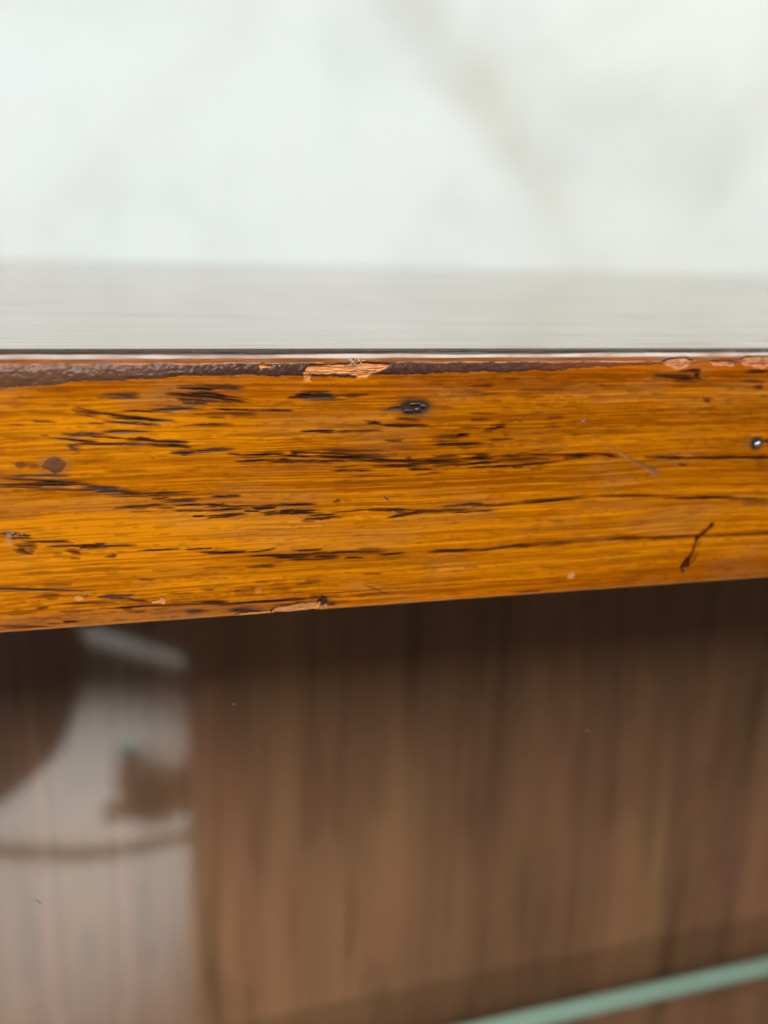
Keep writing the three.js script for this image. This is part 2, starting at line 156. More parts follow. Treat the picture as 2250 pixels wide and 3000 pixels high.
// ground colour: long wavy grain
each(TX0, TX1, 0, TS, (o, x, s) => {
  const bend = 1.6 * (fbm(x / 38, s / 30, 2, 3) - 0.5) + 0.25 * (noise(x / 9, s / 5, 4) - 0.5), g = s + bend;
  const a = fbm(x / 34, g / 0.46, 11, 3), b = noise(x / 16, g / 0.24, 23), c = fbm(x / 60, g / 5, 31, 3), e = noise(x / 3.2, g / 0.16, 43), sp = noise(x / 0.25, s / 0.14, 47);
  let t = clamp(0.5 + 0.75 * (a - 0.5) + 0.75 * (b - 0.5) + 0.8 * (c - 0.5) + 0.28 * (e - 0.5) + 0.12 * (sp - 0.5));
  t += 0.16 * step(60, -12, x) - 0.12 * step(70, 135, x);  // lighter to the left, darker to the right: side light put into the colour
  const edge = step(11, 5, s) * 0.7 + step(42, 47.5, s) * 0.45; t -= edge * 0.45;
  const lo = [0.335, 0.081, 0.0010], mid = [0.570, 0.162, 0.0014], hi = [0.82, 0.264, 0.0025];
  const rgb = t < 0.5 ? lo.map((v, k) => lerp(v, mid[k], clamp(t * 2))) : mid.map((v, k) => lerp(v, hi[k], clamp(t * 2 - 1)));
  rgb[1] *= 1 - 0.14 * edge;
  // worn, milky lacquer patches
  const worn = step(0.50, 0.78, fbm(x / 16 + 3, s / 4.5, 71, 3)) * (0.22 + 0.30 * step(40, -5, x) * step(24, 6, s) + 0.35 * step(43, 46, s) * step(45, 15, x));
  cR[o] = lerp(rgb[0], 0.47, worn); cG[o] = lerp(rgb[1], 0.200, worn); cB[o] = lerp(rgb[2], 0.055, worn);
  const low = step(44.6, 46.4, s + 1.6 * (fbm(x / 9, s / 2, 76, 3) - 0.5)) * step(46, 18, x) * 0.55; put(o, [0.25, 0.085, 0.028], low);
  hgt[o] = 0.010 * (a - 0.5) + 0.006 * (b - 0.5) + 0.03 * (fbm(x / 5, s / 4, 83, 2) - 0.5); rgh[o] = 0.26 + 0.08 * (c - 0.5);
});
const KIND = { k: [[0.009, 0.005, 0.003], 1.0, 0.022], g: [[0.045, 0.032, 0.026], 0.92, 0.03], b: [[0.120, 0.036, 0.006], 0.88, 0.016], s: [[0.215, 0.064, 0.004], 0.72, 0.006] };
function streak(xa, sa, xb, sb, w, kind, fade = 1) {
  const [rgb, strength, deep] = KIND[kind], k = (Math.abs(xa * 131 + sa * 977) | 0) % 5000, len = Math.max(0.3, xb - xa), soft = kind === 's' ? 0.55 : kind === 'g' ? 0.3 : 0.2, hw = Math.max(w, 0.13) * 0.60;
  each(Math.min(xa, xb) - 0.6, Math.max(xa, xb) + 0.6, Math.min(sa, sb) - w - 0.5, Math.max(sa, sb) + w + 0.5, (o, x, s) => {
    const t = (x - xa) / len; if (t < -0.04 || t > 1.04) return;
    const wob = 0.16 * (noise(x / 2.6, k, 5) - 0.5) + 0.07 * (noise(x / 0.7, k, 6) - 0.5), d = s - lerp(sa, sb, t) - wob;
    const env = Math.pow(clamp((t + 0.03) / 0.24), 0.65) * Math.pow(clamp((1.03 - t) / 0.28), 0.7);
    const rag = 0.62 + 0.75 * (noise(x / 1.5, (s + wob) / 0.11 + k, 7) - 0.25) + 0.35 * (noise(x / 0.35, s / 0.09 + k, 8) - 0.5);
    const e = hw * env * rag, a = step(e + soft * 0.5, e - soft * 0.5, Math.abs(d)) * clamp(env * 1.3) * strength * fade * (0.78 + 0.3 * noise(x / 2, s / 0.13, k + 9));
    if (a > 0.01) { put(o, rgb, clamp(a)); hgt[o] -= deep * a; rgh[o] = lerp(rgh[o], kind === 'g' ? 0.32 : 0.3, a); }
    const halo = clamp(1 - Math.abs(d) / (hw * 2.2 + 0.2)) * env * 0.22 * fade; if (halo > 0.01) { cR[o] *= 1 - halo * 0.5; cG[o] *= 1 - halo * 0.62; cB[o] *= 1 - halo * 0.6; }
  });
}
// open pores everywhere, short and fine; more of them near the top on the right
for (let n = 0; n < 3800; n++) {
  const x = lerp(TX0, TX1, rnd()), s = lerp(5, 48, rnd()), l = 0.9 + 5.5 * rnd() * rnd(), q = rnd();
  streak(x, s, x + l, s + (rnd() - 0.5) * 0.12, 0.11 + 0.10 * rnd(), q < 0.62 ? 's' : 'b', 0.2 + 0.5 * rnd() * (q < 0.62 ? 1 : 0.8));
}
for (let n = 0; n < 240; n++) { const x = lerp(58, 132, rnd()), s = lerp(6, 20, Math.pow(rnd(), 1.3)); streak(x, s, x + 1 + 3.5 * rnd(), s, 0.18 + 0.14 * rnd(), rnd() < 0.6 ? 's' : 'b', 0.35 + 0.4 * rnd()); }
for (let n = 0; n < 120; n++) { const x = lerp(-24, 40, rnd()), s = lerp(42, 48, rnd()); streak(x, s, x + 1 + 4 * rnd(), s, 0.18 + 0.2 * rnd(), rnd() < 0.5 ? 's' : 'b', 0.35 + 0.5 * rnd()); }
for (const [x0_, sa, x1_, sb, w, kind] of STREAKS) {
  const ext = Math.min(1.2, 0.09 * (x1_ - x0_)), xa = x0_ - ext, xb = x1_ + ext;      // a dark figure is a bundle of fine fibres round a broken core
  if (w < 0.34 || kind === 's') { streak(xa, sa, xb, sb, w, kind); continue; }
  const len = xb - xa, n = Math.round(5 + w * 9);
  streak(xa + len * 0.05, sa, xb - len * 0.04, sb, w * 0.34, kind, 0.95);
  for (let k = 0; k < n; k++) {
    const t0 = 0.75 * rnd() - 0.1, t1 = Math.min(1.1, t0 + 0.3 + 0.6 * rnd()), off = (rnd() + rnd() - 1) * w * 0.85;
    streak(xa + len * t0, lerp(sa, sb, t0) + off, xa + len * t1, lerp(sa, sb, t1) + off + (rnd() - 0.5) * 0.1, 0.09 + 0.09 * rnd(), rnd() < 0.78 ? kind : 'b', 0.7 + 0.35 * rnd());
  }
}
for (let n = 0; n < 70; n++) { const x = lerp(132, 164, rnd()), s = lerp(6, 46, rnd()); streak(x, s, x + 2 + 6 * rnd(), s, 0.3 + 0.4 * rnd(), rnd() < 0.5 ? 'k' : 'b', 0.9); }
function dab(x, s, rx, rs, rgb, a, deep, rough, hard = 0.35, k = 1) {       // an uneven round or lens-shaped mark
  each(x - rx * 1.4, x + rx * 1.4, s - rs * 1.4, s + rs * 1.4, (o, px, ps) => {
    const d = Math.hypot((px - x) / rx, (ps - s) / rs) + 0.34 * (noise(px / (rx * 0.5), ps / (rs * 0.5), k) - 0.5), c = step(1 + hard * 0.5, 1 - hard * 0.5, d);
    if (c > 0) { if (rgb) put(o, rgb, c * a); hgt[o] -= deep * c * (1 - 0.5 * d); if (rough !== undefined) rgh[o] = lerp(rgh[o], rough, c); }
  });
}
const trail = (pts, rgb, a, deep, rough, k) => { for (let i = 1; i < pts.length; i++) { const [xa, sa, wa] = pts[i - 1], [xb, sb, wb] = pts[i], n = Math.ceil(Math.hypot(xb - xa, sb - sa) / 0.16); for (let j = 0; j <= n; j++) { const t = j / n; dab(lerp(xa, xb, t) + 0.12 * (rnd() - 0.5), lerp(sa, sb, t), lerp(wa, wb, t), lerp(wa, wb, t), rgb, a * (0.6 + 0.4 * rnd()), deep, rough, 0.7, k + j); } } };
// pale scratch, hairline crack, dark drip, dent low in the middle
trail([[90.2, 16.2, 0.05], [91.2, 16.93, 0.16], [93.2, 18.5, 0.10], [95.96, 20.14, 0.2], [100.2, 22.47, 0.28], [103.4, 23.9, 0.34], [105.4, 24.87, 0.62]], [0.26, 0.115, 0.055], 0.42, 0.012, 0.35, 300);
trail([[97, 20.7, 0.1], [98.6, 21.6, 0.1]], [0.62, 0.36, 0.2], 0.5, 0, 0.3, 340);
dab(88.87, 14.41, 0.42, 0.26, [0.30, 0.22, 0.19], 0.85, 0.01, 0.3, 0.5, 350); dab(89.0, 28.4, 0.22, 0.2, [0.22, 0.19, 0.19], 0.8, 0, 0.3, 0.5, 351);
trail([[119.5, 36.0, 0.5], [118.9, 36.7, 0.3], [117.6, 37.7, 0.5], [116.4, 38.7, 0.42], [115.9, 40.2, 0.32], [115.7, 41.4, 0.34], [114.9, 43.0, 0.5], [114.3, 44.0, 0.8], [113.7, 45.0, 0.6]], [0.115, 0.017, 0.002], 0.5, 0.004, 0.2, 400);
for (const [x, q, r] of [[114.6, 43.2, 0.5], [113.6, 44.6, 0.5], [114.9, 44.3, 0.45], [113.9, 45.6, 0.35], [119.2, 36.3, 0.5], [116.2, 38.6, 0.5]]) dab(x, q, r * 1.1, r, [0.030, 0.008, 0.004], 0.85, 0.02, 0.25, 0.7, 420 + x);
trail([[116.8, 41.8, 0.2], [116.3, 42.9, 0.3], [115.7, 43.9, 0.3]], [0.075, 0.018, 0.006], 0.4, 0, 0.25, 440);
trail([[117.2, 39.4, 0.25], [116.6, 40.6, 0.3]], [0.14, 0.03, 0.004], 0.3, 0, 0.3, 450);
dab(39.6, 46.6, 1.0, 1.0, [0.035, 0.016, 0.012], 0.92, 0.22, 0.25, 0.8, 460); dab(38.1, 45.7, 0.9, 0.4, [0.075, 0.022, 0.006], 0.8, 0.06, 0.3, 0.8, 461); dab(41.2, 47.3, 1.0, 0.35, [0.06, 0.02, 0.008], 0.8, 0.06, 0.3, 0.8, 462);
dab(-13.2, 31.6, 0.5, 1.6, [0.50, 0.22, 0.09], 0.7, 0.05, 0.4, 0.8, 463);
// filled nail hole with its stain, black pit with its wings, rim of the sunken nail
dab(-5.5, 19.75, 2.6, 1.75, [0.30, 0.11, 0.03], 0.5, 0.0, 0.4, 0.9, 470); dab(-10.6, 19.6, 0.9, 0.5, [0.16, 0.05, 0.012], 0.8, 0.02, 0.4, 0.8, 471); dab(-8.6, 19.9, 1.0, 0.4, [0.2, 0.06, 0.012], 0.7, 0.02, 0.4, 0.8, 472);
dab(55.9, 11.3, 3.9, 1.9, [0.16, 0.05, 0.014], 0.5, 0, 0.4, 1.3, 480); dab(55.6, 11.25, 3.1, 1.45, [0.03, 0.02, 0.016], 0.8, 0.1, 0.3, 0.9, 482); dab(51.6, 11.7, 2.4, 0.32, [0.10, 0.05, 0.03], 0.8, 0.03, 0.4, 0.8, 481);
dab(127.2, 19.66, 1.7, 1.45, [0.10, 0.032, 0.01], 0.75, 0.0, 0.4, 0.9, 490); dab(126.0, 19.9, 2.4, 0.8, [0.3, 0.11, 0.02], 0.5, 0, 0.4, 1, 491);
// the rounded upper edge: highlight and dark reflection line painted at the crest, then a dark wrinkled band
each(TX0, TX1, 0, 9, (o, x, s) => {
  const low = along(BAND_LOW, x) - 0.2 - 0.35 * step(46, 62, x) + 0.55 * (fbm(x / 2.6, 1, 91, 3) - 0.5) + 0.2 * (noise(x / 0.5, s, 92) - 0.5), up = 3.35 + 0.35 * (fbm(x / 4, 2, 93, 3) - 0.5);
  const wr = fbm(x / 1.1, s / 0.6, 95, 3), wr2 = noise(x / 0.45, s / 0.35, 96), left = step(25, -5, x), right = step(70, 100, x);
  const rim = step(low + 0.18, low - 0.12, s);
  const crest = step(up + 0.12, up - 0.1, s), tone = fbm(x / 6, s / 0.4, 97, 3);
  const rust = [lerp(0.10, 0.30, tone), lerp(0.030, 0.095, tone), lerp(0.008, 0.018, tone)];
  const dark = [0.02 * right + lerp(0.078, 0.155, left) * (0.6 + 0.8 * wr), lerp(0.034, 0.068, left) * (0.6 + 0.8 * wr), lerp(0.022, 0.036, left) * (0.6 + 0.8 * wr)];
  put(o, dark, rim * (1 - 0.3 * right)); put(o, rust, crest * 0.95);
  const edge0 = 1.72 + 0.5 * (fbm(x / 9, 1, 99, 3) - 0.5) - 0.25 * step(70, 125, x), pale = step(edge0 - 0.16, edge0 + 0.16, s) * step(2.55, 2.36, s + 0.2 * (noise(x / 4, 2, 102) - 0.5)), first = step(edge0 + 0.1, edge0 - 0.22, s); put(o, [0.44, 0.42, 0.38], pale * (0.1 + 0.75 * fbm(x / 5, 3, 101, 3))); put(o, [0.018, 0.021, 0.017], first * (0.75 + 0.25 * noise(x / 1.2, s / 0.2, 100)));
  const line = Math.exp(-Math.pow((s - up - 0.05) / 0.13, 2)) * step(0.42, 0.62, fbm(x / 3, 3, 98, 3)); put(o, [0.42, 0.15, 0.05], line * 0.75);
  const reach = rim * (1 - crest);
  hgt[o] += reach * (0.075 * (wr - 0.5) + 0.05 * (wr2 - 0.5)) * (1 - 0.4 * right) + 0.03 * reach - 0.05 * Math.exp(-Math.pow((s - low) / 0.2, 2)) * rim;
  rgh[o] = lerp(rgh[o], 0.24, reach); rgh[o] = lerp(rgh[o], 0.10 + 0.22 * step(0.4, 0.7, fbm(x / 4, s / 0.5, 103, 3)), crest);
});
// a painted highlight line along the lower arris
each(TX0, TX1, 46.6, 49.2, (o, x, s) => { const m = 0.28 * (fbm(x / 3, 5, 181, 3) - 0.5), a = step(47.7 + m, 47.95 + m, s) * step(48.7, 48.45, s); put(o, [0.52 + 0.1 * noise(x, s / 0.2, 182), 0.205, 0.045], a * 0.8); });
// chips of bare wood with a ragged outline, a proud lacquer rim and torn fibres
function inside(pts, x, s) { let c = false, d = 9; for (let i = 0, j = pts.length - 1; i < pts.length; j = i++) { const [ax, as] = pts[i], [bx, bs] = pts[j]; if ((as > s) !== (bs > s) && x < ((bx - ax) * (s - as)) / (bs - as) + ax) c = !c; const dx = bx - ax, ds = bs - as, t = clamp(((x - ax) * dx + (s - as) * ds) / (dx * dx + ds * ds + 1e-9)); d = Math.min(d, Math.hypot(x - ax - t * dx, s - as - t * ds)); } return c ? d : -d; }
CHIPS.forEach(([deep, tone, pts], n) => {
  const xs = pts.map((p) => p[0]), ss = pts.map((p) => p[1]);
  each(Math.min(...xs) - 0.6, Math.max(...xs) + 0.6, Math.min(...ss) - 0.6, Math.max(...ss) + 0.6, (o, x, s) => {
    const d = inside(pts, x + 0.4 * (fbm(x / 0.7, s / 0.5, 120 + n, 3) - 0.5), s + 0.4 * (fbm(x / 0.8, s / 0.5, 140 + n, 3) - 0.5)), a = step(-0.05, 0.07, d), f = fbm(x / 2.2, s / 0.16, 160 + n, 3), g = noise(x / 0.3, s / 0.2, 170 + n);
    const left = step(0.34, 0.44, fbm(x / 0.9, s / 0.35, 180 + n, 3)) ; const rgb = tone === 'pale' || tone === 'bare' ? [0.58 + 0.24 * f, 0.205 + 0.12 * f, 0.05 + 0.06 * g] : tone === 'pink' ? [0.40 + 0.20 * f, 0.145 + 0.09 * f, 0.055 + 0.04 * g] : [0.50 + 0.2 * f, 0.19 + 0.08 * f, 0.03];
    put(o, rgb, a * (tone === 'faint' ? 0.45 : tone === 'bare' ? 0.95 : (tone === 'pink' ? 0.25 + 0.7 * left : 0.45 + 0.5 * left))); hgt[o] -= a * deep * (0.6 + 0.8 * f); rgh[o] = lerp(rgh[o], 0.75, a);
    const rim = Math.exp(-Math.pow((d + 0.1) / 0.08, 2)); if (deep > 0.1) { hgt[o] += 0.035 * rim * g; put(o, [0.10, 0.045, 0.03], rim * 0.3 * g * g); }
  });
});

const idx = (i, j) => j * TW + i;
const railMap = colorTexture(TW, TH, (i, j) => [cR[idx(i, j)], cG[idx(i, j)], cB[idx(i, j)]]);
const railBump = greyTexture(TW, TH, (i, j) => clamp(0.5 + hgt[idx(i, j)]));           // 1 = 1 mm
const railRough = greyTexture(TW, TH, (i, j) => clamp(rgh[idx(i, j)], 0.05, 1));
for (const t of [railMap, railBump, railRough]) t.wrapT = THREE.ClampToEdgeWrapping;
const heightAt = (x, s) => {           // mm, smoothed over a few texels so that the mesh carries the dents and chips and the bump map the grain
  let u = (x - TX0) / (TX1 - TX0); u = Math.abs(((u % 2) + 2) % 2); if (u > 1) u = 2 - u;
  const ci = clamp(Math.round(u * TW), 2, TW - 3), cj = clamp(Math.round(s / pxS), 2, TH - 3); let h = 0;
  for (let b = -2; b <= 2; b++) for (let a = -2; a <= 2; a++) h += hgt[idx(ci + a, cj + b)];
  return h / 25;
};
const R = 0.0045, A0 = THREE.MathUtils.degToRad(20), RAIL = 0.047, R2 = 0.00035, ARC = R * (Math.PI / 2 - A0), YA = -R * Math.cos(A0), FACE = ARC + RAIL + YA - R2, ARC2 = R2 * Math.PI / 2;
function profile(s) {
  if (s < ARC) { const t = A0 + s / R; return [R * Math.cos(t) - R * Math.cos(A0), -R + R * Math.sin(t), Math.cos(t), Math.sin(t)]; }
  if (s < FACE) return [YA - (s - ARC), 0, 0, 1];
  if (s < FACE + ARC2) { const t = (s - FACE) / R2; return [-RAIL + R2 - R2 * Math.sin(t), -R2 + R2 * Math.cos(t), -Math.sin(t), Math.cos(t)]; }
  return [-RAIL, -R2 - (s - FACE - ARC2), -1, 0];
}
{
  const xs = [], ss = [];
  for (let x = X0 - 0.004; x < TX0 * 1e-3; x += 0.012) xs.push(x);
  for (let x = TX0 * 1e-3; x < 0.165; x += 0.00025) xs.push(x);
  for (let x = 0.165; x < X1 + 0.01; x += 0.012) xs.push(x);
  for (let s = 0; s < ARC; s += 0.00014) ss.push(s);
  for (let s = ARC; s < FACE - 0.0001; s += 0.00026) ss.push(s);
  for (let k = 0; k <= 8; k++) ss.push(FACE + (ARC2 * k) / 8);
  for (const z of [0.002, 0.008, 0.02, 0.021]) ss.push(FACE + ARC2 + z);
  const N = xs.length, M = ss.length, pos = new Float32Array(N * M * 3), uv = new Float32Array(N * M * 2), index = [];
  for (let j = 0, o = 0; j < M; j++) for (let i = 0; i < N; i++, o++) {
    const s = ss[j], [y, z, ny, nz] = profile(s), h = j === M - 1 ? 0 : heightAt(xs[i] * 1e3, s * 1e3) * 1e-3 * step(0, 0.0002, s);
    const wave = 0.00016 * (noise(xs[i] / 0.03, 4, 201) - 0.5) * step(0.0, 0.002, s);
    pos.set([xs[i], (j === M - 1 ? -0.004 : y + ny * h) + TOP, z + nz * (h + wave)], o * 3); uv.set([(xs[i] * 1e3 - TX0) / (TX1 - TX0), (s * 1e3) / TS], o * 2);
    if (i < N - 1 && j < M - 1) index.push(o, o + N, o + 1, o + 1, o + N, o + N + 1);
  }
  const g = new THREE.BufferGeometry(); g.setAttribute('position', new THREE.BufferAttribute(pos, 3)); g.setAttribute('uv', new THREE.BufferAttribute(uv, 2)); g.setIndex(index); g.computeVertexNormals();
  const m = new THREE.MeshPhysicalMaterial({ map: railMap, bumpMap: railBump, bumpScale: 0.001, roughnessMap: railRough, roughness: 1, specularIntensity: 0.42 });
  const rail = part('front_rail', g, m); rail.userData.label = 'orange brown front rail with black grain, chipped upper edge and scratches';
  railMesh = rail;
}
// small things set into or sitting on the rail
const onFace = (x, s, out = 0) => { const [y, z, ny, nz] = profile(s * 1e-3); return [x * 1e-3, y + ny * out + TOP, z + nz * out]; };
function lump(rx, ry, rz, rough, k, detail = 24) {
  const g = new THREE.SphereGeometry(1, detail, detail >> 1), p = g.attributes.position;
  for (let i = 0; i < p.count; i++) { const x = p.getX(i), y = p.getY(i), z = p.getZ(i), n = 1 + rough * (fbm(x * 2.2 + 5, y * 2.2 + z * 1.7 + 5, k, 3) - 0.5); p.setXYZ(i, x * n * rx, y * n * ry, z * n * rz); }
  g.computeVertexNormals(); return g;
}
function lens(rx, ry, bulge, k, pointed) {     // a lens-shaped inlay whose outline runs to points left and right
  const pos = [], uv = [], index = [], n = 14, m = 40;
  for (let a = 0; a <= n; a++) for (let b = 0; b < m; b++) { const t = (b / m) * Math.PI * 2, r = a / n, c = Math.cos(t), s = Math.sin(t), px = pointed ? Math.sign(c) * Math.pow(Math.abs(c), 1.0) : c, py = pointed ? Math.sign(s) * Math.pow(Math.abs(s), 1.5) : s, w = 1 + (pointed ? 0.34 : 0.16) * (noise(c * 2.4 + 3, s * 2.4 + 3, k) - 0.5);
    const f = fbm(px * r * 3 + 7, py * r * 3 + 7, k + 1, 3) - 0.5; pos.push(px * r * rx * w, py * r * ry * w, bulge * (1 - r * r) + Math.abs(bulge) * 1.1 * f * (1 - r)); uv.push(px * r * 0.5 + 0.5, py * r * 0.5 + 0.5); }
  for (let a = 0; a < n; a++) for (let b = 0; b < m; b++) { const p = a * m + b, q = a * m + ((b + 1) % m); index.push(p, p + m, q, q, p + m, q + m); }
  const g = new THREE.BufferGeometry(); g.setAttribute('position', new THREE.Float32BufferAttribute(pos, 3)); g.setAttribute('uv', new THREE.Float32BufferAttribute(uv, 2)); g.setIndex(index); g.computeVertexNormals(); return g;
}
{
  const rail = railMesh;
  const brown = new THREE.MeshPhysicalMaterial({ color: new THREE.Color(0.18, 0.062, 0.018), roughness: 0.6, specularIntensity: 0.4 });
  const pitch = new THREE.MeshPhysicalMaterial({ color: new THREE.Color(0.040, 0.034, 0.034), roughness: 0.28, specularIntensity: 1 });
  const steel = new THREE.MeshStandardMaterial({ color: new THREE.Color(0.62, 0.58, 0.54), metalness: 1, roughness: 0.5 });
  const onRail = (name, g, m, x, s, out, label) => { const o = part(name, g, m, rail); o.position.set(...onFace(x, s, out)); o.position.x -= 0.15; o.position.z += 0.2; if (label) o.userData.label = label; return o; };
  onRail('nail_plug', lens(0.0021, 0.00142, 0.00010, 501, true), brown, -5.5, 19.75, 0.00003, 'brown filler plug in an old nail hole near the left end');
  for (const [x, s, r] of [[-5.7, 19.2, 0.00016], [-5.0, 18.8, 0.0002], [-5.75, 20.6, 0.00018]]) onRail('plug_pit', lump(r, r, r * 0.5, 0.3, 7, 12), pitch, x, s, 0.00016);
  onRail('resin_knot', lens(0.0027, 0.00118, -0.00022, 511, true), pitch, 55.75, 11.3, 0.00003, 'shiny black pointed knot under the chipped edge');
  for (const [x, s, rx, ry] of [[54.6, 11.9, 0.0009, 0.00028], [56.4, 11.75, 0.0006, 0.0004], [56.0, 10.7, 0.0011, 0.00022], [57.3, 11.1, 0.0006, 0.0003]]) onRail('resin_ridge', lump(rx, ry, 0.00022, 0.8, 9 + (x | 0), 14), pitch, x, s, 0.00014);
  onRail('nail_hollow', lens(0.00125, 0.00110, 0.00006, 521, false), pitch, 127.2, 19.66, 0.00003);
  onRail('nail_head', lump(0.00068, 0.00055, 0.00035, 0.5, 523, 18), steel, 127.5, 19.95, 0.00008, 'bright sunken nail head at the right end');
  const fleck = onRail('paint_fleck', lump(0.00075, 0.00018, 0.00012, 0.5, 531, 14), new THREE.MeshStandardMaterial({ color: new THREE.Color(0.055, 0.062, 0.075), roughness: 0.6 }), 51.05, 27.7, 0.00006); fleck.rotation.z = -0.75;
  const wood = new THREE.MeshStandardMaterial({ color: new THREE.Color(0.66, 0.57, 0.36), roughness: 0.8 });
  for (let n = 0; n < 16; n++) {       // torn fibres standing up from the chip
    const l = 0.0004 + 0.0007 * rnd(), c = new THREE.QuadraticBezierCurve3(new THREE.Vector3(0, 0, 0), new THREE.Vector3(l * (rnd() - 0.5), l * 0.6, l * 0.3), new THREE.Vector3(l * (rnd() - 0.5) * 2, l * (0.4 + 0.7 * rnd()), l * 0.5 * rnd()));
    onRail('wood_fibre', new THREE.TubeGeometry(c, 6, 0.00005 + 0.00003 * rnd(), 5), wood, 43.9 + 2.1 * rnd(), 2.7 + 1.3 * rnd(), -0.00005);
  }
  const resin = new THREE.MeshPhysicalMaterial({ color: new THREE.Color(0.12, 0.07, 0.05), roughness: 0.12, clearcoat: 1 });
  for (const [x, s] of [[-12.6, 31.0], [-11.2, 31.2], [-1.5, 42.4], [114.0, 45.0], [31.6, 4.0]]) onRail('resin_bead', lump(0.00028, 0.0002, 0.0002, 0.4, 540 + (x | 0), 12), resin, x, s, 0.00006);
}

// glossy top: dark veneer under a thick clear lacquer
{
  const W = 1024, H = 1024, w = 0.6, d = 0.41;
  const map = colorTexture(W, H, (i, j) => { const x = (i / W) * w * 1e3, z = (j / H) * d * 1e3, g = z + 3 * (fbm(x / 60, z / 40, 602, 3) - 0.5), a = fbm(x / 40, g / 0.9, 611, 3), b = noise(x / 7, g / 0.35, 612), k = clamp(0.5 + 1.3 * (a - 0.5) + 0.5 * (b - 0.5)); return [lerp(0.07, 0.24, k), lerp(0.042, 0.155, k), lerp(0.022, 0.085, k)]; });
  const bump = greyTexture(W, H, (i, j) => { const x = (i / W) * w * 1e3, z = (j / H) * d * 1e3, g = z + 3 * (fbm(x / 60, z / 40, 602, 3) - 0.5), pore = 0; return 0.6 - 0.35 * pore + 0.25 * fbm(x / 30, g / 1.6, 623, 2); });
  const rough = greyTexture(W, H, (i, j) => { const x = (i / W) * w * 1e3, z = (j / H) * d * 1e3, g = z + 3 * (fbm(x / 60, z / 40, 602, 3) - 0.5); return 0.12 + 0.16 * fbm(x / 40, g / 1.1, 631, 3); });
  const coat = greyTexture(W, H, (i, j) => { const x = (i / W) * w * 1e3, z = (j / H) * d * 1e3, g = z + 3 * (fbm(x / 60, z / 40, 602, 3) - 0.5), pore = step(0.62, 0.85, noise(x / 22, g / 1.5, 621)) * step(0.4, 0.65, noise(x / 45, g / 14, 622)), fine = step(0.6, 0.9, noise(x / 16, g / 0.9, 626)) * step(22, 4, z); return 0.58 * clamp(1 - 0.95 * pore - 0.8 * fine - 0.7 * (fbm(x / 60, g / 5, 624, 3) - 0.4)); });
  const m = new THREE.MeshPhysicalMaterial({ map, clearcoatMap: coat, bumpMap: bump, bumpScale: 0.00003, roughnessMap: rough, roughness: 1, ior: 2.0, clearcoat: 1, clearcoatRoughness: 0.10 });
  const zf = -R + R * Math.sin(A0), g = new THREE.BoxGeometry(X1 - X0 + 0.01, 0.02, DEPTH + zf), p = g.attributes.position, uv = g.attributes.uv;
  g.translate((X0 + X1) / 2 + 0.001, TOP - 0.01, (zf - DEPTH) / 2);
  for (let i = 0; i < p.count; i++) { if (p.getZ(i) < -0.3) p.setZ(i, -DEPTH - 0.0071 * p.getX(i) + 0.0006); uv.setXY(i, (p.getX(i) + 0.1) / w, -p.getZ(i) / d); }
  part('tabletop', g, m).userData.label = 'glossy lacquered top mirroring the marble wall';
}
// back panel with upright grain, sides and bottom
const PZ = -0.16;
const upright = colorTexture(1024, 512, (i, j) => {
  const x = (i / 1024) * 0.62 * 1e3, y = (j / 512) * 0.8 * 1e3, g = x + 7 * (fbm(y / 130, x / 60, 702, 3) - 0.5);
  const a = fbm(g / 5.5, y / 130, 711, 3), b = noise(g / 1.6, y / 40, 712), c = fbm(g / 22, y / 160, 713, 3), dk = step(0.66, 0.80, noise(g / 4.2, y / 55, 714)) + step(0.70, 0.82, noise(g / 9, y / 35 + 9, 717)) * 0.8;
  const k = clamp(0.5 + 0.42 * (a - 0.5) + 0.1 * (b - 0.5) + 0.7 * (c - 0.5)), hue = noise(g / 14, y / 60, 715);
  return [lerp(0.22, 0.77, k) * (1 - 0.17 * dk), lerp(0.100, 0.335 + 0.05 * hue, k) * (1 - 0.16 * dk), lerp(0.055, 0.182, k) * (1 - 0.18 * dk)];
});
const panelWood = new THREE.MeshPhysicalMaterial({ map: upright, roughness: 0.5, specularIntensity: 0.5 });
function uvXY(g, sx, sy) { const p = g.attributes.position, uv = g.attributes.uv; for (let i = 0; i < p.count; i++) uv.setXY(i, (p.getX(i) + p.getZ(i) * 0.7 + 0.12) / sx, (p.getY(i)) / sy); return g; }
part('back_panel', uvXY(box(X0 + 0.018, X1 - 0.018, -0.86, -0.0205, PZ - 0.012, PZ), 0.62, 0.8), panelWood).userData.label = 'brown back panel with upright grain inside the cabinet';
part('side_panel', uvXY(box(X0, X0 + 0.018, -0.9, -0.0205, -DEPTH + 0.01, -0.022), 0.62, 0.8), panelWood);
part('side_panel', uvXY(box(X1 - 0.018, X1, -0.9, -0.0205, -DEPTH + 0.01, -0.022), 0.62, 0.8), panelWood);
part('base_board', uvXY(box(X0 + 0.018, X1 - 0.018, -0.9, -0.862, -DEPTH + 0.01, -0.022), 0.62, 0.8), new THREE.MeshStandardMaterial({ color: new THREE.Color(0.035, 0.018, 0.009), roughness: 0.7 }));
